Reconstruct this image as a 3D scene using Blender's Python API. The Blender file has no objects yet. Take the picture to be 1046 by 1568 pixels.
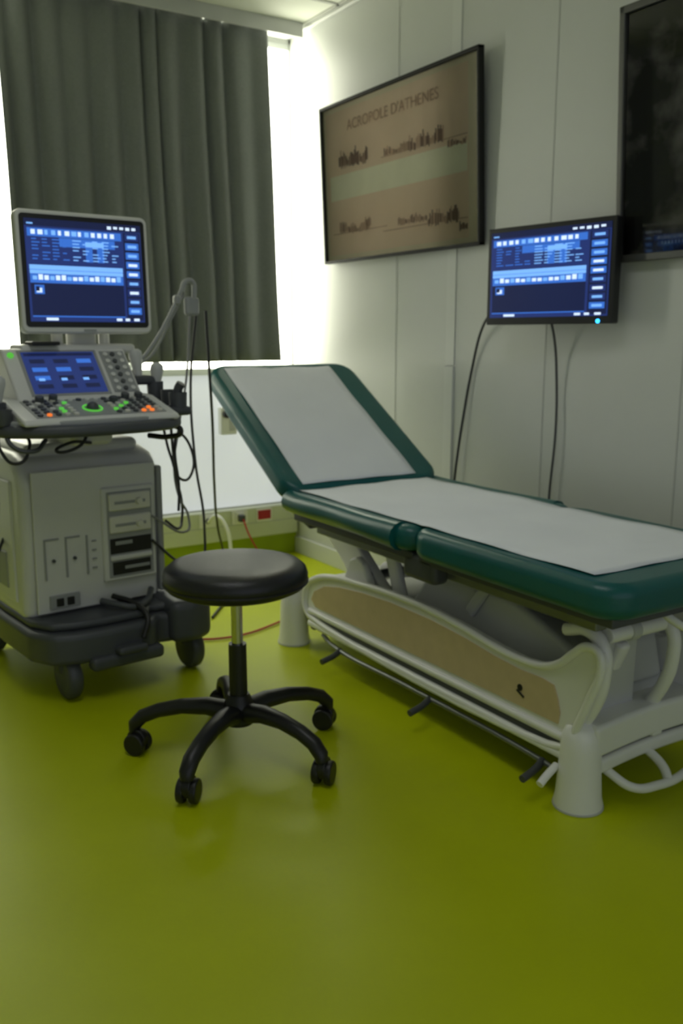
import bpy, bmesh, math, random
from mathutils import Vector, Matrix
random.seed(7)
S=bpy.context.scene
rad=math.radians
# ---------------------------------------------------------------- materials
def mat(name,col,rough=.5,metal=0,noise=0,nscale=8,emit=None,es=0,coat=0,bump=0,bscale=80,trans=0,spec=.5):
    m=bpy.data.materials.new(name); m.use_nodes=True
    nt=m.node_tree; b=nt.nodes['Principled BSDF']
    b.inputs['Base Color'].default_value=(*col,1); b.inputs['Roughness'].default_value=rough
    b.inputs['Metallic'].default_value=metal
    b.inputs['Specular IOR Level'].default_value=spec
    if coat: b.inputs['Coat Weight'].default_value=coat; b.inputs['Coat Roughness'].default_value=.08
    tc=nt.nodes.new('ShaderNodeTexCoord')
    if noise:
        n=nt.nodes.new('ShaderNodeTexNoise'); n.inputs['Scale'].default_value=nscale; n.inputs['Detail'].default_value=5
        r=nt.nodes.new('ShaderNodeValToRGB')
        r.color_ramp.elements[0].position=.3; r.color_ramp.elements[1].position=.7
        r.color_ramp.elements[0].color=(*[c*(1-noise) for c in col],1)
        r.color_ramp.elements[1].color=(*[min(1,c*(1+noise)) for c in col],1)
        nt.links.new(tc.outputs['Object'],n.inputs['Vector']); nt.links.new(n.outputs['Fac'],r.inputs['Fac'])
        nt.links.new(r.outputs['Color'],b.inputs['Base Color'])
    if bump:
        n=nt.nodes.new('ShaderNodeTexNoise'); n.inputs['Scale'].default_value=bscale
        bp=nt.nodes.new('ShaderNodeBump'); bp.inputs['Strength'].default_value=bump; bp.inputs['Distance'].default_value=.01
        nt.links.new(tc.outputs['Object'],n.inputs['Vector']); nt.links.new(n.outputs['Fac'],bp.inputs['Height'])
        nt.links.new(bp.outputs['Normal'],b.inputs['Normal'])
    if emit:
        b.inputs['Emission Color'].default_value=(*emit,1); b.inputs['Emission Strength'].default_value=es
    return m
M={}
M['wall']=mat('wall_paint',(.62,.635,.61),.42,noise=.02,nscale=3)
M['wallseam']=mat('wall_seam',(.50,.515,.495),.5)
M['walltrim']=mat('wall_trim_strip',(.66,.675,.65),.35)
M['ceil']=mat('ceiling_tile',(.72,.74,.66),.8,bump=.2,bscale=150)
M['grid']=mat('ceiling_grid',(.45,.46,.42),.6)
M['floor']=mat('vinyl_floor',(.51,.585,.002),.40,noise=.06,nscale=2.2,bump=.03,bscale=60,spec=.30)
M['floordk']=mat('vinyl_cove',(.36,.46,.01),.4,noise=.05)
M['trunk']=mat('trunking_plastic',(.66,.69,.55),.45,noise=.02)
M['white']=mat('white_enamel',(.86,.86,.83),.28,noise=.02)
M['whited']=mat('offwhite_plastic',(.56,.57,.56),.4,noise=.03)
M['beige']=mat('beige_panel',(.62,.49,.29),.5,noise=.05,nscale=20)
M['teal']=mat('teal_vinyl',(.003,.10,.10),.33,noise=.08,nscale=6,bump=.06,bscale=220)
M['paper']=mat('exam_paper',(.87,.89,.96),.85,noise=.02,nscale=5,bump=.15,bscale=12)
M['black']=mat('black_plastic',(.012,.012,.013),.4,noise=.1)
M['leather']=mat('black_leatherette',(.014,.014,.017),.36,bump=.12,bscale=300,noise=.1)
M['chrome']=mat('chrome',(.6,.6,.6),.2,metal=1,noise=.02)
M['steel']=mat('grey_steel',(.22,.23,.24),.35,metal=.7,noise=.05)
M['lgrey']=mat('light_grey_abs',(.66,.66,.64),.42,noise=.03)
M['mgrey']=mat('mid_grey_abs',(.31,.32,.32),.45,noise=.04)
M['dgrey']=mat('dark_grey_abs',(.065,.07,.08),.45,noise=.08)
M['cream']=mat('cream_plastic',(.70,.69,.61),.4,noise=.03)
M['red']=mat('red_socket',(.45,.01,.02),.4,noise=.05)
M['cable']=mat('cable_rubber',(.03,.03,.035),.5,noise=.05)
M['cablem']=mat('cable_dark_grey',(.07,.07,.075),.5,noise=.05)
M['cablel']=mat('cable_grey',(.25,.25,.25),.5,noise=.05)
M['frameb']=mat('black_frame',(.015,.015,.015),.6,noise=.1,spec=.3)
M['frames']=mat('pewter_frame',(.12,.12,.115),.4,metal=.6,noise=.08)
M['alu']=mat('window_frame',(.7,.72,.7),.4,noise=.02)
def em(name,c,s): return mat(name,tuple(x*.2 for x in c),.25,emit=c,es=s,noise=.02)
M['s_navy']=em('screen_navy',(.016,.032,.15),1)
M['s_dark']=em('screen_dark',(.010,.016,.065),.8)
M['s_mid']=em('screen_blue',(.04,.16,.62),1)
M['s_lt']=em('screen_light_blue',(.20,.47,.98),1.05)
M['s_wh']=em('screen_white',(.65,.8,1),1.15)
M['led_g']=em('led_green',(.15,.8,.08),.55)
M['led_o']=em('led_orange',(1,.22,.03),.9)
M['led_b']=em('led_blue',(.03,.4,1),4)
# curtain: dense woven cloth with slight translucency
def curtain_mat():
    m=bpy.data.materials.new('curtain_cloth'); m.use_nodes=True; nt=m.node_tree
    b=nt.nodes['Principled BSDF']; out=nt.nodes['Material Output']
    b.inputs['Roughness'].default_value=.8
    tc=nt.nodes.new('ShaderNodeTexCoord'); n=nt.nodes.new('ShaderNodeTexNoise'); n.inputs['Scale'].default_value=90
    r=nt.nodes.new('ShaderNodeValToRGB'); r.color_ramp.elements[0].color=(.17,.185,.175,1); r.color_ramp.elements[1].color=(.22,.235,.225,1)
    nt.links.new(tc.outputs['Object'],n.inputs['Vector']); nt.links.new(n.outputs['Fac'],r.inputs['Fac']); nt.links.new(r.outputs['Color'],b.inputs['Base Color'])
    t=nt.nodes.new('ShaderNodeBsdfTranslucent'); t.inputs['Color'].default_value=(.30,.33,.27,1)
    mx=nt.nodes.new('ShaderNodeMixShader'); mx.inputs[0].default_value=.045
    nt.links.new(b.outputs[0],mx.inputs[1]); nt.links.new(t.outputs[0],mx.inputs[2]); nt.links.new(mx.outputs[0],out.inputs['Surface'])
    return m
M['curtain']=curtain_mat()
def glass_mat(name,rough=.03,ior=1.6):
    m=bpy.data.materials.new(name); m.use_nodes=True; nt=m.node_tree
    for n in list(nt.nodes): nt.nodes.remove(n)
    out=nt.nodes.new('ShaderNodeOutputMaterial'); t=nt.nodes.new('ShaderNodeBsdfTransparent'); g=nt.nodes.new('ShaderNodeBsdfGlossy')
    g.inputs['Roughness'].default_value=rough; f=nt.nodes.new('ShaderNodeFresnel'); f.inputs['IOR'].default_value=ior
    mx=nt.nodes.new('ShaderNodeMixShader'); nt.links.new(f.outputs[0],mx.inputs[0]); nt.links.new(t.outputs[0],mx.inputs[1]); nt.links.new(g.outputs[0],mx.inputs[2])
    nt.links.new(mx.outputs[0],out.inputs['Surface']); return m
M['glaz']=glass_mat('picture_glazing')
M['sky']=mat('frosted_daylight_glass',(.8,.8,.8),.4,emit=(1.0,1.0,.80),es=8.5)
M['wall_glow']=mat('glowing_lower_wall',(.72,.73,.70),.5,emit=(.9,.95,1.0),es=.42,noise=.02)  # weak emission stands in for daylight falling on the wall below the window
M['p_beige']=mat('poster_paper',(.90,.74,.59),.7,noise=.04,nscale=4)
M['p_mat']=mat('poster_margin',(.86,.79,.62),.7,noise=.04)
M['p_green']=mat('poster_pale_band',(.93,.93,.76),.7,noise=.04)
M['p_brown']=mat('poster_ink',(.24,.16,.13),.7,noise=.2)
M['p_lbrown']=mat('poster_wash',(.58,.42,.32),.7,noise=.2)
def dark_photo():
    m=bpy.data.materials.new('dark_photo_print'); m.use_nodes=True; nt=m.node_tree; b=nt.nodes['Principled BSDF']; b.inputs['Roughness'].default_value=.5
    tc=nt.nodes.new('ShaderNodeTexCoord'); n=nt.nodes.new('ShaderNodeTexNoise'); n.inputs['Scale'].default_value=6.5; n.inputs['Detail'].default_value=6
    r=nt.nodes.new('ShaderNodeValToRGB'); r.color_ramp.elements[0].position=.50; r.color_ramp.elements[0].color=(.008,.008,.008,1)
    r.color_ramp.elements[1].position=.72; r.color_ramp.elements[1].color=(.24,.23,.22,1)
    nt.links.new(tc.outputs['Object'],n.inputs['Vector']); nt.links.new(n.outputs['Fac'],r.inputs['Fac']); nt.links.new(r.outputs['Color'],b.inputs['Base Color']); return m
M['dphoto']=dark_photo()
# ---------------------------------------------------------------- helpers
def group(name,loc=(0,0,0),rz=0,world=False):
    e=bpy.data.objects.new(name,None); e.empty_display_size=.1; e.location=loc; e.rotation_euler=(0,0,rz); S.collection.objects.link(e)
    e['w']=1 if world else 0
    return e
def link(o,parent):
    S.collection.objects.link(o)
    if parent is not None:
        o.parent=parent
        if parent.get('w'): o.matrix_parent_inverse=Matrix.Translation(-Vector(parent.location))
    return o
def finish(bm,name,m,parent,bevel=0,seg=3,smooth=True,angle=35,face=None):
    bmesh.ops.recalc_face_normals(bm,faces=bm.faces)
    if face is not None:
        bm.faces.ensure_lookup_table()
        if bm.faces[0].normal.dot(Vector(face))<0: bmesh.ops.reverse_faces(bm,faces=bm.faces)
    me=bpy.data.meshes.new(name); bm.to_mesh(me); bm.free()
    ms=m if isinstance(m,(list,tuple)) else [m]
    for x in ms: me.materials.append(M[x])
    o=bpy.data.objects.new(name,me); link(o,parent)
    if smooth:
        for p in me.polygons: p.use_smooth=True
    if bevel:
        bv=o.modifiers.new('bevel','BEVEL'); bv.width=bevel; bv.segments=seg; bv.limit_method='ANGLE'; bv.angle_limit=rad(30); bv.harden_normals=False
    if smooth:
        w=o.modifiers.new('wn','WEIGHTED_NORMAL'); w.keep_sharp=True
        me.set_sharp_from_angle(angle=rad(angle)) if not bevel else None
    return o
def box(name,lo,hi,m,parent=None,bevel=0,seg=3,rot=None,taper=None):
    lo=Vector(lo); hi=Vector(hi); c=(lo+hi)/2; d=hi-lo
    bm=bmesh.new(); bmesh.ops.create_cube(bm,size=1)
    for v in bm.verts:
        v.co=Vector((v.co.x*d.x,v.co.y*d.y,v.co.z*d.z))
    if not rot:
        for v in bm.verts: v.co+=c
    o=finish(bm,name,m,parent,bevel,seg)
    if rot: o.location=c; o.rotation_euler=rot
    return o
def prism(name,pts,vec,m,parent=None,bevel=0,seg=3):
    bm=bmesh.new(); vs=[bm.verts.new(p) for p in pts]; f=bm.faces.new(vs)
    r=bmesh.ops.extrude_face_region(bm,geom=[f]); 
    for g in r['geom']:
        if isinstance(g,bmesh.types.BMVert): g.co+=Vector(vec)
    return finish(bm,name,m,parent,bevel,seg)
def cyl(name,a,b,r,m,parent=None,r2=None,n=24,bevel=0):
    a=Vector(a); b=Vector(b); d=b-a; r2=r if r2 is None else r2
    bm=bmesh.new(); bmesh.ops.create_cone(bm,cap_ends=True,segments=n,radius1=r,radius2=r2,depth=d.length)
    R=d.to_track_quat('Z','Y').to_matrix().to_4x4()
    for v in bm.verts: v.co=(a+b)/2+R@v.co
    return finish(bm,name,m,parent,bevel,2)
def lathe(name,prof,c,m,parent=None,n=48,axis='Z'):
    bm=bmesh.new(); rings=[]
    for r,z in prof:
        if r<1e-5: rings.append([bm.verts.new((0,0,z))])
        else: rings.append([bm.verts.new((r*math.cos(2*math.pi*i/n),r*math.sin(2*math.pi*i/n),z)) for i in range(n)])
    for A,B in zip(rings,rings[1:]):
        for i in range(n):
            j=(i+1)%n
            if len(A)==1 and len(B)==1: continue
            if len(A)==1: bm.faces.new((A[0],B[i],B[j]))
            elif len(B)==1: bm.faces.new((A[i],A[j],B[0]))
            else: bm.faces.new((A[i],A[j],B[j],B[i]))
    for v in bm.verts:
        co=v.co.copy()
        if axis=='X': co=Vector((co.z,co.x,co.y))
        if axis=='Y': co=Vector((co.y,co.z,co.x))
        v.co=co+Vector(c)
    return finish(bm,name,m,parent,angle=50)
def tube(name,pts,r,m,parent=None,cyc=False,poly=False,radii=None):
    cu=bpy.data.curves.new(name,'CURVE'); cu.dimensions='3D'; cu.bevel_depth=r; cu.bevel_resolution=4; cu.resolution_u=8; cu.use_fill_caps=True
    sp=cu.splines.new('BEZIER'); sp.bezier_points.add(len(pts)-1)
    for i,(p,q) in enumerate(zip(sp.bezier_points,pts)):
        p.co=q; p.handle_left_type=p.handle_right_type='AUTO'
        if radii: p.radius=radii[i]
    sp.use_cyclic_u=cyc; cu.materials.append(M[m])
    o=bpy.data.objects.new(name,cu); link(o,parent); return o
def rects(name,items,O,ax,ay,mats,parent,off=.0006):
    """flat artwork: items=(x0,y0,x1,y1,matindex,layer) in 0..1 of the panel"""
    O=Vector(O); ax=Vector(ax); ay=Vector(ay); n=ax.cross(ay).normalized()
    bm=bmesh.new()
    for it in items:
        x0,y0,x1,y1,mi,l=it
        vs=[bm.verts.new(O+ax*x+ay*y+n*off*(l)) for x,y in ((x0,y0),(x1,y0),(x1,y1),(x0,y1))]
        f=bm.faces.new(vs); f.material_index=mi
    me=bpy.data.meshes.new(name); bm.to_mesh(me); bm.free()
    for x in mats: me.materials.append(M[x])
    o=bpy.data.objects.new(name,me); link(o,parent); return o
def rrect(cx,cy,w,h,r,z,n=6):
    pts=[]
    for sx,sy,a0 in ((1,1,0),(-1,1,90),(-1,-1,180),(1,-1,270)):
        for i in range(n+1):
            a=rad(a0+90*i/n); pts.append((cx+sx*(w/2-r)+r*math.cos(a),cy+sy*(h/2-r)+r*math.sin(a),z))
    return pts
# ---------------------------------------------------------------- room
RX,DY,H=2.336,4.18,2.60
BY=-2.4
box('floor',(-1.8,BY,-.1),(RX+.1,DY+.1,0),'floor')
box('ceiling',(-1.8,BY,H),(RX+.1,DY+.4,H+.1),'ceil')
wr=group('wall_right',(RX,2,0),world=True)
box('panel_surface',(RX,BY,0),(RX+.1,DY+.4,H),'wall',wr)
for y in (3.257,2.35,1.773,.8): box('panel_joint',(RX-.0015,y-.003,.1),(RX+.001,y+.003,H),'wallseam',wr)
box('cover_strip',(RX-.010,2.85,.1),(RX+.001,2.905,1.03),'walltrim',wr,.003)
box('cover_strip_upper',(RX-.005,2.85,1.035),(RX+.001,2.905,H),'walltrim',wr,.002)
box('wall_left',(-1.9,BY,0),(-1.8,DY+.4,H),'wall')
WX0,WX1,WZ0,WZ1=.0,2.328,.99,2.56
wb=group('wall_back',(0,DY,0),world=True)
box('upper_band',(-1.8,DY,WZ1),(RX,DY+.1,H),'wall',wb)
box('left_part',(-1.8,DY,0),(WX0,DY+.1,H),'wall',wb)
box('right_jamb',(WX1,DY,.28),(RX,DY+.1,H),'wall',wb)
box('lower_band',(-1.8,DY,0),(RX,DY+.1,.28),'wall',wb)
w1=group('window_1',(1.15,DY,1.7),world=True)
box('daylight_pane',(WX0,DY+.03,WZ0),(WX1,DY+.045,WZ1),'sky',w1)
for x in (WX0,.60,1.45): box('stile',(x,DY-.0,WZ0),(x+.035,DY+.029,WZ1),'alu',w1,.004)
box('head',(WX0,DY,WZ1-.03),(WX1,DY+.029,WZ1),'alu',w1,.004)
box('sill',(WX0,DY-.012,WZ0-.03),(WX1,DY+.059,WZ0+.004),'alu',w1,.004)
w2=group('lower_wall_glow',(1.15,DY,.6),world=True)
box('glowing_lower_wall',(WX0,DY+.012,.28),(WX1,DY+.04,WZ0-.03),'wall_glow',w2)  # glowing panel added to imitate the brightly lit wall under the sill
# trunking
tr=group('trim_1',(1,DY,.2),world=True)
box('trunking_body',(-1.8,DY-.055,.115),(RX-.012,DY-.001,.275),'trunk',tr,.006)
box('trunking_lid_line',(-1.8,DY-.057,.193),(RX-.012,DY-.054,.197),'wallseam',tr)
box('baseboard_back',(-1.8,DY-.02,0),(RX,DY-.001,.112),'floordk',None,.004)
box('baseboard_right',(RX-.012,BY,0),(RX-.001,DY-.02,.09),'walltrim',None,.003)
# sockets
sk=group('power_socket_strip',(2.0,DY-.06,.23),world=True)
for i,(x,c,w) in enumerate(((1.80,'white',.05),(1.98,'white',.05),(2.12,'red',.075))):
    box('socket_plate_%d'%i,(x-.045,DY-.062,.198),(x+.045,DY-.058,.268),'white',sk,.003)
    box('socket_face_%d'%i,(x-w/2,DY-.066,.21),(x+w/2,DY-.062,.258),c,sk,.003)
    cyl('socket_hole_%d'%i,(x,DY-.063,.234),(x,DY-.0675,.234),.014,'black' if i<2 else 'red',sk)
box('plug',(1.965,DY-.1,.215),(1.995,DY-.066,.25),'dgrey',sk,.005)
wbx=group('wall_switch_box',(1.94,DY-.03,.73),world=True)
box('box_body',(1.90,DY-.035,.66),(1.99,DY+.011,.80),'white',wbx,.008)
cyl('knob',(1.925,DY-.036,.765),(1.925,DY-.06,.765),.018,'black',wbx)
box('cover_line',(1.945,DY-.037,.68),(1.98,DY-.035,.74),'whited',wbx,.002)
# ceiling grid
cg=group('trim_2',(0,0,H),world=True)
for i in range(-1,5): box('grid_x',(-1.8,i*.6+.98+.3,H-.004),(RX,i*.6+1.0+.3,H+.001),'grid',cg)
for i in range(7): box('grid_y',(-1.3+i*.6,BY,H-.004),(-1.28+i*.6,DY,H+.001),'grid',cg)
box('edge_angle_r',(RX-.022,BY,H-.02),(RX-.001,DY-.001,H-.001),'walltrim',cg,.002)
box('edge_angle_b',(-1.8,DY-.022,H-.02),(RX-.022,DY-.001,H-.001),'walltrim',cg,.002)
# ---------------------------------------------------------------- curtains
def curtain(name,x0,x1,x0b,x1b,folds,seed):
    rnd=random.Random(seed); g=group(name,((x0+x1)/2,4.05,2.5),world=True)
    ph=[rnd.uniform(.6,1.5) for _ in range(folds)]; tot=sum(ph); nx=folds*16; nz=30
    cum=[0]
    for p in ph: cum.append(cum[-1]+p/tot)
    amp=[rnd.uniform(.6,1.3) for _ in range(folds)]
    bm=bmesh.new(); gr=[]
    for k in range(nz+1):
        t=k/nz; z=2.562-t*(2.562-1.03); row=[]
        for i in range(nx+1):
            s=i/nx; f=max(j for j in range(folds) if cum[j]<=s+1e-9); q=(s-cum[f])/(cum[f+1]-cum[f])
            A=.020+.012*t; am=amp[f]*(.85+.25*math.sin(3.1*t+f*1.7))
            y=4.055-A*am*(math.cos(2*math.pi*q)-1)*.9-.022+.005*math.sin(9*s+3*t)
            xx=(x0+(x0b-x0)*t)*(1-s)+(x1+(x1b-x1)*t**1.4)*s+.008*math.sin(2*math.pi*q)*(1-.3*t)+.008*math.sin(5*t+7*s)*t
            row.append(bm.verts.new((xx,y,z)))
        gr.append(row)
    for k in range(nz):
        for i in range(nx): bm.faces.new((gr[k][i],gr[k][i+1],gr[k+1][i+1],gr[k+1][i]))
    o=finish(bm,'cloth',['curtain'],g,angle=180)
    so=o.modifiers.new('sol','SOLIDIFY'); so.thickness=.003
    return g
curtain('window_curtain',.905,2.135,.93,2.19,11,3)
curtain('window_curtain',-.35,.64,-.35,.68,8,5)  # second curtain, out of view, added to hold back window light
rail=group('curtain_rail',(1,4.06,2.58),world=True)
box('track',(-.4,3.99,2.568),(2.30,4.145,2.6-.0005),'whited',rail,.003)
box('fascia',(-.4,3.985,2.536),(2.30,3.993,2.6-.0005),'whited',rail,.002)
# ---------------------------------------------------------------- pictures
art=group('framed_architecture_poster',(2.31,3.23,1.83),world=True)
A0=Vector((2.322,3.79,1.487)); AX=Vector((0,-1.117,0)); AY=Vector((-.03,0,.69)); AN=AX.cross(AY).normalized()
if AN.x>0: AN=-AN
def pp(s,t,d=0): return A0+AX*s+AY*t+AN*d
prism('backing',[pp(0,0),pp(1,0),pp(1,1),pp(0,1)],AN*.008,'frameb',art)
def bar(nm,s0,t0,s1,t1): prism(nm,[pp(s0,t0,.004),pp(s1,t0,.004),pp(s1,t1,.004),pp(s0,t1,.004)],AN*.022,'frameb',art,.002)
bar('frame_bottom',0,0,1,.018); bar('frame_top',0,.982,1,1); bar('frame_left',0,0,.011,1); bar('frame_right',.989,0,1,1)
its=[(.011,.018,.989,.982,0,1),(.03,.05,.93,.95,1,2),(.05,.40,.925,.555,2,3)]
R=random.Random(4)
def ruins(s0,s1,t0,h,dens,solid=.5):
    n=int((s1-s0)*150*dens)
    for i in range(n):
        x=s0+(s1-s0)*i/n; hh=h*(.3+.7*abs(math.sin(i*.21+s0*9)))*R.uniform(.5,1)
        its.append((x,t0-R.uniform(0,.25)*h,x+.0068,t0+hh,3 if R.random()<solid else 4,4+(i%2)))
ruins(.12,.33,.61,.10,1,.75); ruins(.44,.60,.60,.05,1,.1); ruins(.60,.80,.60,.085,1,.5); ruins(.82,.92,.55,.04,1,.6)
ruins(.11,.20,.20,.07,1,.3); ruins(.20,.33,.19,.06,1,.1); ruins(.30,.34,.22,.08,1,.5); ruins(.52,.70,.185,.05,1,.15); ruins(.70,.88,.16,.09,1,.5); ruins(.88,.925,.10,.05,1,.8)
for (a,b,t) in ((.42,.925,.595),(.06,.45,.19),(.42,.925,.16)): its.append((a,t-.006,b,t,4,3.5))
rects('print',its,pp(0,0,.009),AX,AY,['p_mat','p_beige','p_green','p_brown','p_lbrown'],art,.0004)
tx=bpy.data.curves.new('title','FONT'); tx.body="ACROPOLE D'ATHENES"; tx.size=.062; tx.extrude=.0002; tx.materials.append(M['p_lbrown'])
to=bpy.data.objects.new('title_text',tx); link(to,art)
ex=AX.normalized(); ey=AY.normalized(); ez=ex.cross(ey)
mw=Matrix((ex,ey,ez)).transposed().to_4x4(); mw.translation=pp(.19,.815,.0125); to.matrix_basis=mw
# acrylic sheet, slightly bowed towards its near edge
bm=bmesh.new(); g2=[]
for i in range(41):
    s=.011+.978*i/40; q=max(0,(s-.55)/.45); g2.append([bm.verts.new(pp(s,.018+.964*j/6,.0245-.010*q**2.2)) for j in range(7)])
for i in range(40):
    for j in range(6): bm.faces.new((g2[i][j],g2[i+1][j],g2[i+1][j+1],g2[i][j+1]))
gz=finish(bm,'acrylic_glazing','glaz',art,angle=180,face=(-1,0,0))
ph=group('framed_dark_photograph',(2.31,1.74,1.74),world=True)
A0=Vector((2.322,2.022,1.378)); AX=Vector((0,-.55,0)); AY=Vector((-.04,0,.735)); AN=AX.cross(AY).normalized()
if AN.x>0: AN=-AN
prism('backing',[pp(0,0),pp(1,0),pp(1,1),pp(0,1)],AN*.010,'frames',ph)
def bar(nm,s0,t0,s1,t1): prism(nm,[pp(s0,t0,.004),pp(s1,t0,.004),pp(s1,t1,.004),pp(s0,t1,.004)],AN*.024,'frames',ph,.003)
bar('frame_bottom',0,0,1,.03); bar('frame_top',0,.97,1,1); bar('frame_left',0,0,.038,1); bar('frame_right',.962,0,1,1)
rects('print',[(.03,.02,.97,.98,0,1)],pp(0,0,.011),AX,AY,['dphoto'],ph)
rects('caption',[(.3+i*.022,.06,.312+i*.022,.072,0,1) for i in range(20)],pp(0,0,.0125),AX,AY,['mgrey'],ph)
rects('glazing',[(.03,.02,.97,.98,0,1)],pp(0,0,.016),AX,AY,['glaz'],ph)
# ---------------------------------------------------------------- screen artwork
def ui(name,O,ax,ay,parent,seed=1):
    R=random.Random(seed); I=[(0,0,1,1,0,1)]
    I+= [(0,.93,1,1,1,2),(.02,.945,.07,.96,3,3)]
    for i in range(5): I.append((.70+i*.055,.94+.01*R.random(),.735+i*.055,.972,4,3))
    I.append((.02,.83,.82,.91,2,2))
    for i in range(13): I.append((.05+i*.056,.85,.05+i*.056+R.uniform(.025,.045),.895,4 if R.random()<.7 else 3,3))
    I.append((.28,.74,.76,.825,2,2)); I.append((.50,.75,.66,.80,3,3)); I.append((.50,.60,.56,.74,2,2)); I.append((.60,.60,.66,.74,2,2))
    for r in range(7):
        y=.80-r*.032
        for c in range(9):
            if R.random()<.8: I.append((.05+c*.085,y,.05+c*.085+R.uniform(.03,.075),y+.011,3 if c>3 else 2,3))
    I.append((.02,.47,.82,.555,3,2)); I.append((.02,.505,.82,.51,2,3))
    for i in range(16): I.append((.04+i*.048,.41,.04+i*.048+.036,.41+R.uniform(.035,.055),4 if i%3 else 3,3))
    I.append((.02,.38,.82,.468,2,2.5)); 
    I.append((.02,.06,.82,.375,1,2)); I.append((.05,.27,.13,.36,2,3)); I.append((.065,.285,.11,.33,4,4)); I.append((.06,.30,.09,.345,1,5))
    I.append((.84,.02,.99,.92,1,2))
    for i in range(9):
        y=.84-i*.095; I.append((.855,y,.975,y+.07,2 if i in(1,2,3,4,8) else 0,3)); I.append((.875,y+.02,.955,y+.048,4 if i in (3,4,6) else 3,4))
    for x,w in ((.13,.1),(.74,.05),(.82,.04),(.9,.05)): I.append((x,.012,x+w,.038,4,3))
    I.append((.02,.045,.82,.058,2,3))
    rects(name,I,O,ax,ay,['s_navy','s_dark','s_mid','s_lt','s_wh'],parent,.0004)
# ---------------------------------------------------------------- wall tv
tv=group('wall_mounted_television',(2.205,2.225,1.352),rad(8))
W,Hh=.510,.325
box('housing',(0.006,-W/2,-Hh/2),(.038,W/2,Hh/2),'black',tv,.006)
box('front_bezel',(0,-W/2,-Hh/2),(.010,W/2,Hh/2),'black',tv,.003)
box('rear_bulge',(.036,-.17,-.11),(.06,.17,.11),'black',tv,.01)
ui('display',(-.0008,W/2-.016,-Hh/2+.024),(0,-(W-.032),0),(0,0,Hh-.040),tv,2)
cyl('power_led',(-.003,-W/2+.05,-Hh/2+.008),(.002,-W/2+.05,-Hh/2+.008),.0065,'led_b',tv)
box('swivel_arm',(.058,-.03,-.03),(.10,.03,.03),'black',tv,.004)
box('wall_plate',(.095,-.06,-.08),(.112,.06,.08),'dgrey',tv,.003,rot=(0,0,-rad(8)))
c1=group('television_signal_cable',(2.3,2.6,1),world=True)
tube('cable',[(2.225,2.45,1.25),(2.27,2.57,1.23),(2.305,2.66,1.17),(2.322,2.72,1.05),(2.318,2.76,.87),(2.31,2.80,.6),(2.31,2.83,.3),(2.30,2.85,.01)],.0052,'cable',c1)
c2=group('television_power_cable',(2.3,2.27,1),world=True)
tube('cable',[(2.24,2.24,1.22),(2.29,2.262,1.14),(2.315,2.268,1.0),(2.315,2.262,.82),(2.312,2.275,.6),(2.31,2.28,.3),(2.30,2.29,.01)],.0045,'cablem',c2)
# ---------------------------------------------------------------- stool
st=group('rolling_stool',(1.01,2.135,0))
lathe('seat',[(0,.478),(.12,.478),(.165,.480),(.185,.490),(.1945,.508),(.1955,.522),(.190,.538),(.176,.550),(.15,.556),(.08,.556),(0,.554)],(0,0,0),'leather',st,64)
lathe('seat_seam',[(.193,.500),(.1965,.502),(.1965,.506),(.193,.508)],(0,0,0),'black',st,64)
cyl('seat_mount',(0,0,.455),(0,0,.479),.06,'black',st)
cyl('gas_piston',(0,0,.30),(0,0,.46),.0155,'chrome',st)
cyl('piston_sleeve',(0,0,.12),(0,0,.325),.0255,'black',st,r2=.0245)
lathe('hub',[(0,.095),(.040,.095),(.048,.105),(.048,.140),(.038,.160),(.029,.180),(0,.18)],(0,0,0),'black',st)
tube('height_lever',[(.02,-.0,.466),(.10,.0,.466),(.17,-.02,.462)],.005,'chrome',st)
for k in range(5):
    a=rad(2+72*k); c,s=math.cos(a),math.sin(a)
    bm=bmesh.new(); prof=[(.025,.128,.034,.028),(.09,.142,.029,.024),(.16,.140,.024,.021),(.225,.127,.022,.020),(.270,.109,.022,.020),(.294,.084,.021,.019),(.297,.066,.017,.014)]
    rings=[]
    for i,(r,z,w,h) in enumerate(prof):
        p0=prof[max(i-1,0)]; p1=prof[min(i+1,len(prof)-1)]; d=Vector((p1[0]-p0[0],0,p1[1]-p0[1])).normalized(); n=Vector((-d.z,0,d.x))
        ring=[]
        for q in range(12):
            th=2*math.pi*q/12; lo=Vector((r,0,z))+Vector((0,1,0))*w*math.cos(th)+n*h*math.sin(th)
            ring.append(bm.verts.new((lo.x*c-lo.y*s,lo.x*s+lo.y*c,lo.z)))
        rings.append(ring)
    for A,B in zip(rings,rings[1:]):
        for q in range(12): bm.faces.new((A[q],A[(q+1)%12],B[(q+1)%12],B[q]))
    bm.faces.new(rings[0]); bm.faces.new(rings[-1])
    finish(bm,'leg_%d'%(k+1),'black',st,angle=60)
    phi=a+rad([40,-30,70,100,20][k]); dx,dy=math.cos(phi),math.sin(phi); ctr=Vector((.297*c+.012*math.cos(phi+1.57),.297*s+.012*math.sin(phi+1.57),.032))
    for sg in (-1,1):
        cyl('caster_%d_wheel_%s'%(k+1,'a' if sg<0 else 'b'),ctr+Vector((dx,dy,0))*sg*.007,ctr+Vector((dx,dy,0))*sg*.027,.032,'black',st,bevel=.005)
    cyl('caster_%d_hood'%(k+1),ctr+Vector((dx,dy,0))*-.012+Vector((0,0,.012)),ctr+Vector((dx,dy,0))*.012+Vector((0,0,.012)),.030,'black',st,bevel=.004)
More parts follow.
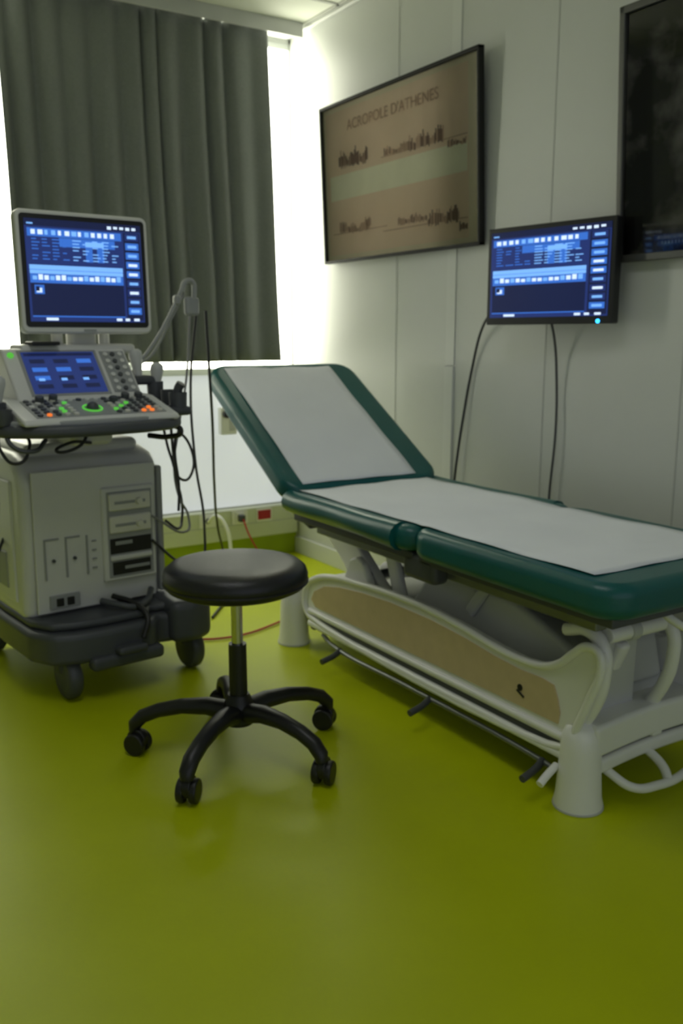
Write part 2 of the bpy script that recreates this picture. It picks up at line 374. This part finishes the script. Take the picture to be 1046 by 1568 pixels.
# ---------------------------------------------------------------- examination couch
ec=group('examination_couch',(1.8,2.1,0),world=True)
cx,cw=1.795,.67; ZT=.625; TH=.075
def cushion(name,y0,y1,z=ZT,th=TH,cx=cx,cw=cw,r=.07,parent=ec):
    pts=rrect(cx,(y0+y1)/2,cw,y1-y0,r,z-th)
    return prism(name,pts,(0,0,th),'teal',parent,.030,6)
cushion('leg_cushion',1.235,1.985,r=.085,th=.085)
cushion('seat_cushion',1.965,2.705,r=.06)
for y0,y1 in ((1.27,1.97),(2.0,2.69)): box('cushion_board',(1.50,y0,.520),(2.09,y1,.545),'dgrey',ec,.004)
for sx in (-1,1):
    xx=cx+sx*(cw/2-.025)
    tube('side_roll_%s'%('l' if sx<0 else 'r'),[(xx,2.035,.588),(xx+sx*.004,2.2,.590),(xx,2.4,.592),(xx+sx*.004,2.6,.590),(xx,2.68,.592)],.035,'teal',ec,radii=[1.22,1.05,.98,1.05,1.1])
th=math.atan2(.40,.655)
br=bpy.data.objects.new('backrest',None); S.collection.objects.link(br); br.parent=ec; br.matrix_parent_inverse=Matrix.Translation(-Vector(ec.location)); br.location=(cx,2.66,.600); br.rotation_euler=(th,0,0)
L=.80
prism('backrest_cushion',rrect(0,L/2,cw,L,.085,-.045),(0,0,.080),'teal',br,.030,6)
prism('backrest_board',rrect(0,L/2,cw-.06,L-.06,.07,-.062),(0,0,.02),'dgrey',br,.004)
box('backrest_rail_l',(-.24,.03,-.085),(-.20,.62,-.060),'whited',br,.006)
box('backrest_rail_r',(.20,.03,-.085),(.24,.62,-.060),'whited',br,.006)
def sheet(name,xa,xb,y0,y1,zf,parent,wav=.0012):
    bm=bmesh.new(); nx,ny=14,40; g=[]
    for j in range(ny+1):
        row=[]
        for i in range(nx+1):
            u=i/nx; v=j/ny; x=xa+(xb-xa)*u; y=y0+(y1-y0)*v
            z=zf(x,y)+wav*(math.sin(31*x+9*y)+math.sin(23*y-8*x))+wav
            row.append(bm.verts.new((x,y,z)))
        g.append(row)
    for j in range(ny):
        for i in range(nx): bm.faces.new((g[j][i],g[j][i+1],g[j+1][i+1],g[j+1][i]))
    o=finish(bm,name,'paper',parent,angle=180); so=o.modifiers.new('s','SOLIDIFY'); so.thickness=.0012; so.offset=1
    return o
def zflat(x,y):
    z=ZT+.002
    if abs(y-1.975)<.03: z-=.004*(1-abs(y-1.975)/.03)
    return z
sheet('paper_sheet_seat',1.508,2.055,1.335,2.665,zflat,ec)
sheet('paper_sheet_back',-.270,.215,.03,.775,lambda x,y:.0365-(max(0,y-.74)**2)*8,br)
for x in (1.57,2.02):
    box('chassis_rail',(x-.02,1.36,.480),(x+.02,2.62,.522),'steel',ec,.005)
for y in (1.42,1.98,2.58): box('chassis_cross',(1.57,y-.02,.485),(2.02,y+.02,.520),'steel',ec,.004)
for x in (1.53,2.06):
    box('joint_housing',(x-.03,1.90,.465),(x+.03,2.05,.545),'dgrey',ec,.018)
    prism('hinge_bracket',[(x-.02,2.60,.56),(x-.02,2.74,.585),(x-.02,2.72,.535),(x-.02,2.60,.50)],(.04,0,0),'dgrey',ec,.008)
out=[(2.70,.155),(2.735,.185),(2.735,.235),(2.71,.275),(2.66,.305),(2.55,.335),(2.38,.352),(2.2,.362),(2.0,.362),(1.84,.350),(1.72,.335),(1.62,.330),(1.54,.338),(1.485,.362),(1.44,.402),(1.40,.430),(1.365,.425),(1.355,.39),(1.385,.30),(1.425,.20),(1.44,.155)]
inn=[(2.66,.20),(2.69,.222),(2.67,.255),(2.60,.29),(2.5,.310),(2.36,.325),(2.2,.333),(2.0,.333),(1.84,.322),(1.72,.308),(1.62,.302),(1.54,.305),(1.50,.300),(1.485,.27),(1.475,.235),(1.48,.205)]
for i,x in enumerate((1.59,2.03)):
    sx=-1 if i==0 else 1
    prism('base_shroud_%d'%(i+1),[(x-.018,y,z) for y,z in out],(.036,0,0),'white',ec,.010,3)
    fx=x+sx*.018
    prism('shroud_inlay_%d'%(i+1),[(fx,y,z) for y,z in inn],(sx*.004,0,0),'beige',ec)
    tube('shroud_rim_%d'%(i+1),[(fx+sx*.002,y,z) for y,z in out],.011,'white',ec,cyc=True)
    box('lower_rail_%d'%(i+1),(fx-.012,1.43,.118),(fx+.014,2.71,.142),'white',ec,.009)
    box('upper_rail_%d'%(i+1),(fx-.008+sx*.004,1.46,.168),(fx+.010+sx*.004,2.71,.186),'white',ec,.007)
    box('rail_groove_%d'%(i+1),(x-.015,1.45,.138),(x+.015,2.70,.172),'dgrey',ec)
cyl('inlay_symbol_dot',(1.567,1.615,.255),(1.5655,1.615,.255),.009,'black',ec)
box('inlay_symbol_bar',(1.565,1.598,.236),(1.568,1.628,.242),'black',ec,.001,rot=(rad(25),0,0))
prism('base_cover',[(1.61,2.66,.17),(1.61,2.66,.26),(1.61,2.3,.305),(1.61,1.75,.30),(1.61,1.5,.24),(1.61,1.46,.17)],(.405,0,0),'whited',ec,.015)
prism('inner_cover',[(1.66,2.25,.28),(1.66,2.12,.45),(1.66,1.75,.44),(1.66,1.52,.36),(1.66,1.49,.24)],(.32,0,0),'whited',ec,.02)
def arm(nm,x,y0,z0,y1,z1,w=.05,t=.03,m='white'):
    d=Vector((0,y1-y0,z1-z0)); L=d.length; o=box(nm,(-t/2,-w/2,-L/2),(t/2,w/2,L/2),m,ec,.012); 
    o.rotation_euler=(-math.atan2(d.y,d.z),0,0); o.location=(x,(y0+y1)/2,(z0+z1)/2); return o
for x in (1.66,1.95):
    arm('lift_arm_rear',x,2.72,.53,2.36,.27,.12,.04,'white')
    arm('lift_arm_rear_link',x,2.34,.50,2.26,.30,.055,.03,'white')
    arm('leg_rest_strut',x-.01,1.80,.52,1.92,.36,.035,.022,'whited')
    cyl('pivot',(x-.03,2.37,.30),(x+.03,2.37,.30),.03,'steel',ec)
cyl('pivot_shaft',(1.62,2.42,.36),(2.0,2.42,.36),.016,'steel',ec)
cyl('actuator',(1.80,2.55,.33),(1.80,1.95,.47),.028,'whited',ec)
prism('pivot_bracket',[(1.60,2.53,.33),(1.60,2.49,.41),(1.60,2.45,.425),(1.60,2.41,.41),(1.60,2.36,.34)],(.03,0,0),'white',ec,.012)
for x in (1.605,1.855):
    tube('end_post',[(x,1.47,.17),(x,1.405,.26),(x,1.375,.36),(x,1.385,.43),(x,1.43,.455),(x,1.50,.44)],.017,'white',ec)
    box('end_post_foot',(x-.02,1.40,.13),(x+.02,1.50,.22),'white',ec,.012)
cyl('end_roller',(1.63,1.395,.448),(1.83,1.395,.448),.021,'white',ec,bevel=.005)
cyl('end_roller_collar',(1.70,1.395,.448),(1.73,1.395,.448),.026,'whited',ec,bevel=.003)
prism('end_plate',[(1.66,1.44,.42),(1.80,1.44,.42),(1.82,1.46,.18),(1.64,1.46,.18)],(0,.02,0),'whited',ec,.006)
arm('end_strut',1.735,1.43,.40,1.52,.20,.03,.04,'white')
tube('release_lever',[(1.70,1.30,.525),(1.70,1.27,.51),(1.72,1.23,.495),(1.76,1.215,.505)],.010,'white',ec)
tube('release_lever_stem',[(1.70,1.30,.525),(1.70,1.37,.515)],.008,'white',ec)
for y,sy in ((1.43,1),(2.875,1)):
    for x in (1.60,2.16):
        lathe('foot_column',[(0,.0),(.060,.0),(.061,.012),(.057,.03),(.053,.09),(.051,.15),(.048,.185),(.038,.212),(.018,.224),(0,.225)],(x,y,0),'white',ec,32)
        cyl('levelling_pad',(x,y,.001),(x,y,.006),.063,'whited',ec)
    pts=[]
    nb=12
    for k in range(nb+1): 
        u=k/nb; pts.append((1.60+.56*u, y+sy*.02*math.sin(math.pi*u)))
    for nm,z0,z1,m,gr in (('cross_bar_upper',.138,.222,'white',.050),('cross_bar_slot',.122,.145,'dgrey',.03),('cross_bar_lower',.088,.128,'white',.046)):
        pl=[(px,py-gr,z0) for px,py in pts]+[(px,py+gr,z0) for px,py in reversed(pts)]
        prism(nm,pl,(0,0,z1-z0),m,ec,.014 if m=='white' else 0,4)
box('base_link_near',(1.72,1.44,.12),(1.88,1.54,.19),'white',ec,.015)
box('base_link_far',(1.62,2.62,.13),(1.98,2.86,.19),'white',ec,.02)
cyl('foot_cap_dark',(1.60,2.87,.222),(1.60,2.87,.230),.034,'dgrey',ec)
tube('far_handle',[(1.62,2.82,.215),(1.66,2.78,.235),(1.72,2.76,.232)],.010,'black',ec)
box('far_knob',(1.655,2.82,.05),(1.68,2.85,.13),'black',ec,.006)
tube('pedal_bar',[(1.57,1.46,.08),(1.575,1.6,.085),(1.575,2.1,.085),(1.575,2.55,.085),(1.60,2.66,.09)],.008,'steel',ec)
for y in (1.53,2.0,2.5):
    tube('pedal_stub',[(1.575,y,.085),(1.54,y-.01,.075),(1.485,y-.02,.066)],.010,'dgrey',ec)
tube('side_pedal_tip',[(1.56,1.47,.10),(1.52,1.46,.09),(1.49,1.455,.075)],.010,'white',ec)
tube('near_pedal',[(1.665,1.44,.10),(1.675,1.40,.080),(1.71,1.355,.05),(1.78,1.335,.045),(1.88,1.335,.05),(1.98,1.365,.07),(2.0,1.44,.10)],.0115,'white',ec)
tube('near_pedal_link',[(1.82,1.335,.047),(1.83,1.36,.07),(1.83,1.42,.10)],.012,'white',ec)
# ---------------------------------------------------------------- ultrasound machine
us=group('ultrasound_machine',(.92,2.80,0),rad(6))
def wheel(nm,x,y):
    lathe(nm+'_tyre',[(.034,-.024),(.064,-.024),(.073,-.015),(.075,0),(.073,.015),(.064,.024),(.034,.024),(.034,-.024)],(x,y,.075),'dgrey',us,40,'X')
    lathe(nm+'_disc',[(0,-.028),(.034,-.027),(.056,-.020),(.056,.020),(.034,.027),(0,.028)],(x,y,.075),'dgrey',us,32,'X')
    box(nm+'_fork',(x-.036,y-.02,.08),(x+.036,y+.05,.165),'dgrey',us,.02)
wheel('front_caster_left',-.20,.01); wheel('front_caster_right',.245,.02); wheel('rear_caster_left',-.24,.62); wheel('rear_caster_right',.22,.62)
pl=[(-.30,.70),(-.315,.30),(-.31,.05),(-.27,-.04),(-.20,-.07),(-.10,-.085),(.06,-.085),(.10,-.04),(.14,-.05),(.20,-.085),(.26,-.075),(.30,-.02),(.30,.10),(.25,.30),(.24,.70)]
prism('base_platform',[(x,y,.130) for x,y in pl],(0,0,.105),'dgrey',us,.022,4)
prism('base_ledge',[(x*.93-.005,y*.93+.03,.235) for x,y in pl],(0,0,.028),'dgrey',us,.012)
prism('front_fender',[(.13,-.08,.13),(.22,-.10,.13),(.285,-.075,.13),(.30,.02,.13),(.28,.12,.13),(.13,.12,.13)],(0,0,.145),'dgrey',us,.03,4)
box('foot_brake_pedal',(-.08,-.125,.15),(.02,-.07,.175),'dgrey',us,.01)
box('tow_bumper',(-.16,-.10,.105),(.09,-.05,.15),'dgrey',us,.015)
body=[(.10,.245),(.085,.45),(.08,.68),(.095,.735),(.13,.768),(.20,.785),(.50,.79),(.60,.74),(.64,.60),(.66,.245)]
prism('main_body',[(-.295,y,z) for y,z in body],(.48,0,0),'lgrey',us,.032,5)
box('body_top_shoulder',(-.25,.14,.77),(.14,.56,.815),'lgrey',us,.03,4)
prism('front_panel',[(-.262,.083,.272),(.152,.083,.272),(.158,.072,.735),(-.262,.072,.735)],(0,-.008,0),'lgrey',us,.006)
FY=.068
def fb(nm,x0,x1,z0,z1,m,d=.006,bv=.003,base=FY): 
    box(nm,(x0,base-d,z0),(x1,base+.02,z1),m,us,bv)
fb('bay_frame',-.040,.150,.345,.665,'lgrey',.012,.01)
fb('bay_recess',-.025,.138,.358,.650,'mgrey',.0135,.004)
for i,z in enumerate((.585,.510)):
    fb('drawer_%d'%(i+1),-.018,.130,z,z+.058,'cream',.022,.006)
    fb('drawer_slot_%d'%(i+1),.0,.11,z+.022,z+.032,'mgrey',.0235,.001)
    lathe('drawer_knob_%d'%(i+1),[(0,-.036),(.010,-.036),(.013,-.02),(0,-.02)],(.085,FY,z+.028),'cream',us,16,'Y')
fb('drive_slot_1',-.018,.130,.440,.492,'black',.016,.002)
fb('drive_label',.0,.06,.470,.482,'mgrey',.0175,.0)
fb('drive_bar',-.018,.130,.418,.434,'lgrey',.02,.004)
fb('drive_slot_2',-.012,.125,.368,.412,'black',.016,.002)
fb('drive_bar_2',.03,.12,.385,.396,'mgrey',.0185,.001)
for x in (-.235,-.165,-.095):
    fb('rib_v',x,x+.006,.385,.515,'mgrey',.0025,.001)
for x0,z in ((-.235,.512),(-.165,.512)): fb('rib_h',x0,x0+.05,z,z+.006,'mgrey',.0025,.001)
for x in (-.205,-.135): cyl('screw',(x,FY,.445),(x,FY-.005,.445),.006,'dgrey',us,n=12)
for i in range(4): fb('vent_tick',-.075,-.060,.40+i*.03,.405+i*.03,'mgrey',.002,.0)
fb('port_plate',-.225,-.125,.285,.330,'mgrey',.004,.003)
for x in (-.205,-.17): fb('port',x,x+.025,.293,.320,'black',.007,.003)
fb('name_badge',-.20,-.05,.70,.705,'mgrey',.001,.0)
box('flank_panel',(-.302,.16,.30),(-.29,.56,.70),'lgrey',us,.006)
box('flank_vent',(-.306,.22,.34),(-.300,.50,.46),'mgrey',us,.002)
box('corner_strip',(.166,.07,.28),(.188,.10,.72),'mgrey',us,.008)
cyl('console_lift_column',(-.07,.22,.79),(-.07,.22,.90),.075,'lgrey',us,r2=.085,bevel=.006)
box('console_swing_arm',(-.14,.02,.81),(0,.26,.868),'lgrey',us,.02)
tray=[(-.395,.20),(-.415,.02),(-.385,-.10),(-.30,-.165),(-.20,-.19),(-.10,-.195),(.02,-.185),(.12,-.155),(.185,-.09),(.205,.0),(.19,.20)]
prism('console_bumper',[(x,y,.862) for x,y in tray],(0,0,.036),'dgrey',us,.015,4)
prism('console_deck_body',[(x*.94-.006,y*.90+.005,.892) for x,y in tray],(0,0,.018),'mgrey',us,.006)
dk=[(-.158,.897),(-.150,.914),(.02,.962),(.06,.965),(.20,.965),(.20,.897)]
prism('console_deck',[(-.345,y,z) for y,z in dk],(.49,0,0),'lgrey',us,.010,4)
up=[(.012,.93),(.02,.968),(.145,1.108),(.170,1.115),(.205,1.10),(.215,.93)]
prism('touch_panel_housing',[(-.300,y,z) for y,z in up],(.405,0,0),'lgrey',us,.010,4)
def on_deck(x,s,h=0): 
    n=Vector((0,-.272,.962)); return Vector((x,-.150+.170*s,.914+.048*s))+n*h
def on_up(x,s,h=0):
    n=Vector((0,-.746,.666)); return Vector((x,.02+.125*s,.968+.140*s))+n*h
prism('deck_key_field',[on_deck(-.30,.10,.0),on_deck(.11,.10,.0),on_deck(.11,.92,.0),on_deck(-.30,.92,.0)],Vector((0,-.272,.962))*.002,'mgrey',us)
R=random.Random(11)
for r in range(6):
    for c in range(15):
        x=-.285+c*.027; s=.18+r*.135
        if -.16<x<-.06 and .15<s<.75: continue
        m=R.choice(['dgrey','cream','lgrey','dgrey']); 
        if (r,c) in ((1,3),(1,9),(2,3),(3,11),(2,10),(4,4)): m='led_g'
        if (r,c) in ((0,1),(0,13),(1,13),(0,12)): m='led_o'
        cyl('deck_key',on_deck(x,s,.001),on_deck(x,s,.007),.0085 if m[0]!='l' or m=='lgrey' else .0075,m,us,n=10)
lathe_c=on_deck(-.11,.42,.004)
tube('trackball_ring',[lathe_c+Vector((.028*math.cos(t),.028*math.sin(t)*.96,.028*math.sin(t)*.27)) for t in [i*math.pi/4 for i in range(8)]],.0028,'led_g',us,cyc=True)
bm=bmesh.new(); bmesh.ops.create_uvsphere(bm,u_segments=20,v_segments=12,radius=.019)
for v in bm.verts: v.co+=lathe_c
finish(bm,'trackball','dgrey',us)
for x,s in ((-.245,.85),(-.20,.9),(.03,.85),(.075,.85),(-.02,.7)):
    cyl('rotary_knob',on_deck(x,s,.0),on_deck(x,s,.020),.013,'dgrey',us,n=20,bevel=.002)
rects('touch_screen',[(0,0,1,1,0,1),(.03,.9,.97,.97,1,2)]+[(.08+.32*(i%3),.12+.2*(i//3),.28+.32*(i%3),.22+.2*(i//3),1 if R.random()<.6 else 2,2) for i in range(12)]+[(.12+.3*i,.30,.2+.3*i,.36,3,3) for i in range(3)],
      on_up(-.245,.06,.0025),(.235,0,0),on_up(0,.94)-on_up(0,.06),['s_navy','s_dark','s_mid','s_lt'],us,.0004)
prism('touch_bezel',[on_up(-.255,.02,-.004),on_up(0,.02,-.004),on_up(0,.98,-.004),on_up(-.255,.98,-.004)],Vector((0,-.746,.666))*.006,'mgrey',us)
prism('key_column_plate',[on_up(.012,.05,-.003),on_up(.095,.05,-.003),on_up(.095,.95,-.003),on_up(.012,.95,-.003)],Vector((0,-.746,.666))*.005,'mgrey',us)
for i in range(6):
    for j in range(3): cyl('slider_key',on_up(.028+j*.025,.12+i*.15,.002),on_up(.028+j*.025,.12+i*.15,.007),.008,'lgrey' if j!=1 else 'dgrey',us,n=10)
cyl('power_button',on_up(-.277,.88,0),on_up(-.277,.88,.005),.010,'led_g',us,n=20)
box('monitor_tray',(-.235,.15,1.095),(.150,.27,1.125),'lgrey',us,.012)
box('monitor_neck',(-.06,.185,1.11),(.03,.235,1.22),'lgrey',us,.012)
cyl('monitor_hinge_l',(-.10,.20,1.12),(-.10,.20,1.165),.018,'lgrey',us); cyl('monitor_hinge_r',(.06,.20,1.12),(.06,.20,1.165),.018,'lgrey',us)
mo=bpy.data.objects.new('monitor',None); S.collection.objects.link(mo); mo.parent=us; mo.location=(-.020,.125,1.345); mo.rotation_euler=(rad(-2),0,rad(-2))
def rr(w,h,r,y,cz=0):
    return [(x,y,z+cz) for x,z,_ in rrect(0,0,w,h,r,0)]
prism('monitor_shell',rr(.428,.372,.022,0),(0,.045,0),'lgrey',mo,.008)
prism('monitor_back',rr(.34,.28,.03,.04),(0,.035,0),'lgrey',mo,.015)
prism('monitor_bezel',rr(.404,.340,.012,-.002,.003),(0,.006,0),'black',mo,.001)
ui('monitor_display',(-.188,-.003,-.150),(.376,0,0),(0,0,.308),mo,1)
box('monitor_badge',(-.02,-.003,-.180),(.02,.0,-.173),'mgrey',mo)
box('sponge_pad',(-.21,.12,1.122),(-.12,.19,1.134),'black',us,.004)
def cup(nm,x,y,z,r=.028,h=.06,m='dgrey'):
    lathe(nm,[(r*.7,0),(r,.006),(r*1.08,h),(r*.92,h),(r*.85,.01),(0,.01),(0,0),(r*.7,0)],(x,y,z),m,us,28)
box('probe_rack_right',(.15,-.06,.895),(.245,.16,.925),'dgrey',us,.014)
cup('probe_cup_1',.205,-.03,.91); cup('probe_cup_2',.215,.045,.915); cup('probe_cup_3',.20,.12,.93,.026,.07)
box('probe_rack_upper',(.10,.10,.99),(.20,.19,1.02),'dgrey',us,.012)
def probe(nm,x,y,z,ti=0):
    o=lathe(nm,[(0,0),(.012,.004),(.014,.03),(.019,.06),(.023,.085),(.021,.10),(.012,.108),(0,.11)],(0,0,0),'whited',us,24); o.location=(x,y,z); o.rotation_euler=(ti,ti*.5,0)
probe('transducer_1',.20,.12,.955,.1); probe('transducer_2',.155,.145,1.00,-.12)
tube('transducer_3_body',[(.205,-.03,.93),(.207,-.03,.98),(.214,-.04,1.0)],.015,'dgrey',us)
box('probe_rack_left',(-.43,-.05,.895),(-.34,.14,.925),'dgrey',us,.014)
cup('probe_cup_4',-.37,.08,.91,.03,.06); cup('probe_cup_5',-.37,.0,.905,.026,.055); cup('probe_cup_6',-.375,-.07,.895,.024,.05)
probe('transducer_4',-.37,.0,.93,.1)
lathe('gel_bottle',[(0,0),(.024,0),(.025,.01),(.025,.09),(.018,.105),(.008,.11),(.007,.135),(0,.137)],(-.37,.08,.925),'whited',us,24)
box('bottle_label',(-.395,.053,.96),(-.345,.056,.99),'white',us,.001)
tube('cable_arm_lower',[(.145,.17,.98),(.15,.17,1.04),(.20,.16,1.10),(.27,.155,1.20),(.33,.15,1.31)],.0065,'mgrey',us)
tube('cable_arm_upper',[(.165,.19,.98),(.17,.19,1.04),(.225,.18,1.09),(.29,.17,1.20),(.345,.16,1.30)],.0045,'mgrey',us)
tube('cable_arm_hook',[(.33,.15,1.30),(.345,.15,1.335),(.372,.15,1.335),(.378,.15,1.30),(.372,.15,1.26)],.009,'mgrey',us)
box('cable_arm_clip',(.340,.14,1.22),(.395,.165,1.285),'mgrey',us,.012)
box('cable_arm_joint',(.300,.14,1.255),(.325,.17,1.29),'mgrey',us,.01)
tube('lead_1',[(.20,.12,.95),(.23,.13,.84),(.24,.10,.74),(.27,.08,.66),(.32,.10,.68),(.33,.12,.76),(.27,.10,.82),(.235,.06,.78),(.24,.05,.64),(.23,.04,.56)],.0048,'cable',us)
tube('lead_2',[(.215,.045,.91),(.225,.06,.80),(.25,.08,.66),(.275,.10,.58),(.285,.12,.52),(.25,.08,.49),(.185,.05,.53)],.0048,'cable',us)
tube('lead_3',[(.36,.15,1.24),(.33,.14,1.0),(.28,.12,.82),(.245,.09,.70),(.255,.08,.60),(.30,.10,.52),(.27,.06,.48),(.13,.04,.555)],.0042,'cablel',us)
tube('lead_4',[(.385,.15,1.24),(.38,.2,.98),(.40,.22,.70),(.43,.22,.45),(.40,.20,.30),(.26,.10,.36),(.13,.045,.47)],.0048,'cable',us)
tube('lead_5',[(-.10,-.02,.862),(-.16,-.07,.82),(-.22,-.06,.81),(-.16,-.02,.83),(-.08,.02,.82)],.005,'cable',us)
tube('lead_6',[(.16,-.06,.87),(.18,-.09,.85),(.16,-.05,.83),(.12,.02,.83)],.009,'black',us)
tube('lead_7',[(-.37,.0,.90),(-.38,-.05,.82),(-.35,-.10,.79),(-.31,-.08,.83),(-.29,.02,.87)],.005,'cable',us)
tube('lead_8',[(-.37,.08,.90),(-.39,.04,.78),(-.38,.02,.66),(-.39,.10,.5),(-.36,.2,.42),(-.30,.25,.5)],.005,'cable',us)
tube('lead_9',[(-.375,-.07,.89),(-.365,-.11,.84),(-.31,-.12,.825),(-.26,-.08,.85)],.007,'dgrey',us)
tube('base_cable_1',[(-.06,.05,.29),(-.03,-.0,.285),(.02,-.03,.275),(.08,.0,.28),(.12,.05,.30)],.011,'dgrey',us)
tube('base_cable_2',[(-.02,.05,.30),(.02,-.02,.285),(.04,-.08,.25),(.01,-.11,.19)],.009,'black',us)
# ---------------------------------------------------------------- loose cables
k=group('mains_cable',(1.6,3.6,.4),world=True)
tube('hanging_cable',[(1.335,3.02,1.24),(1.36,3.06,1.05),(1.43,3.2,.82),(1.52,3.4,.55),(1.62,3.6,.32),(1.72,3.75,.12),(1.72,3.72,.012),(1.60,3.5,.008),(1.45,3.3,.008)],.0055,'cable',k)
k=group('white_power_cable',(1.8,4.0,.2),world=True)
tube('cable',[(1.80,DY-.066,.23),(1.82,DY-.13,.27),(1.85,DY-.17,.22),(1.86,DY-.2,.10),(1.84,DY-.25,.012),(1.7,3.75,.01),(1.5,3.55,.01)],.009,'white',k)
k=group('floor_power_cable',(1.6,3.4,0),world=True)
tube('cable',[(1.98,DY-.10,.23),(1.99,4.03,.15),(2.05,3.95,.012),(2.0,3.6,.007),(1.85,3.25,.007),(1.65,3.1,.007),(1.35,3.05,.007),(1.2,3.2,.007)],.004,'red',k)
# ---------------------------------------------------------------- lights
w=bpy.data.worlds.new('World'); S.world=w; w.use_nodes=True
bg=w.node_tree.nodes['Background']; bg.inputs[0].default_value=(.80,.86,1.0,1); bg.inputs[1].default_value=.55
def area(name,loc,rot,sx,sy,e,col):
    l=bpy.data.lights.new(name,'AREA'); l.shape='RECTANGLE'; l.size=sx; l.size_y=sy; l.energy=e; l.color=col
    o=bpy.data.objects.new(name,l); o.location=loc; o.rotation_euler=rot; S.collection.objects.link(o)
area('fill_light',(.6,1.5,H-.02),(0,0,0),.6,1.2,6.5,(.96,.98,1))  # unseen fill light, added below the ceiling to lift the room's ambient level
# ---------------------------------------------------------------- camera
c=bpy.data.cameras.new('camera'); co=bpy.data.objects.new('camera',c); S.collection.objects.link(co)
co.location=(0,0,1.15); co.rotation_euler=(rad(90-11.07),0,rad(-32.25))
c.sensor_fit='VERTICAL'; c.sensor_height=36; c.lens=1375/1568*36; c.clip_start=.05
c.dof.use_dof=True; c.dof.focus_distance=1.0; c.dof.aperture_fstop=8.5
S.camera=co
S.view_settings.view_transform='Standard'; S.view_settings.look='None'; S.view_settings.exposure=0
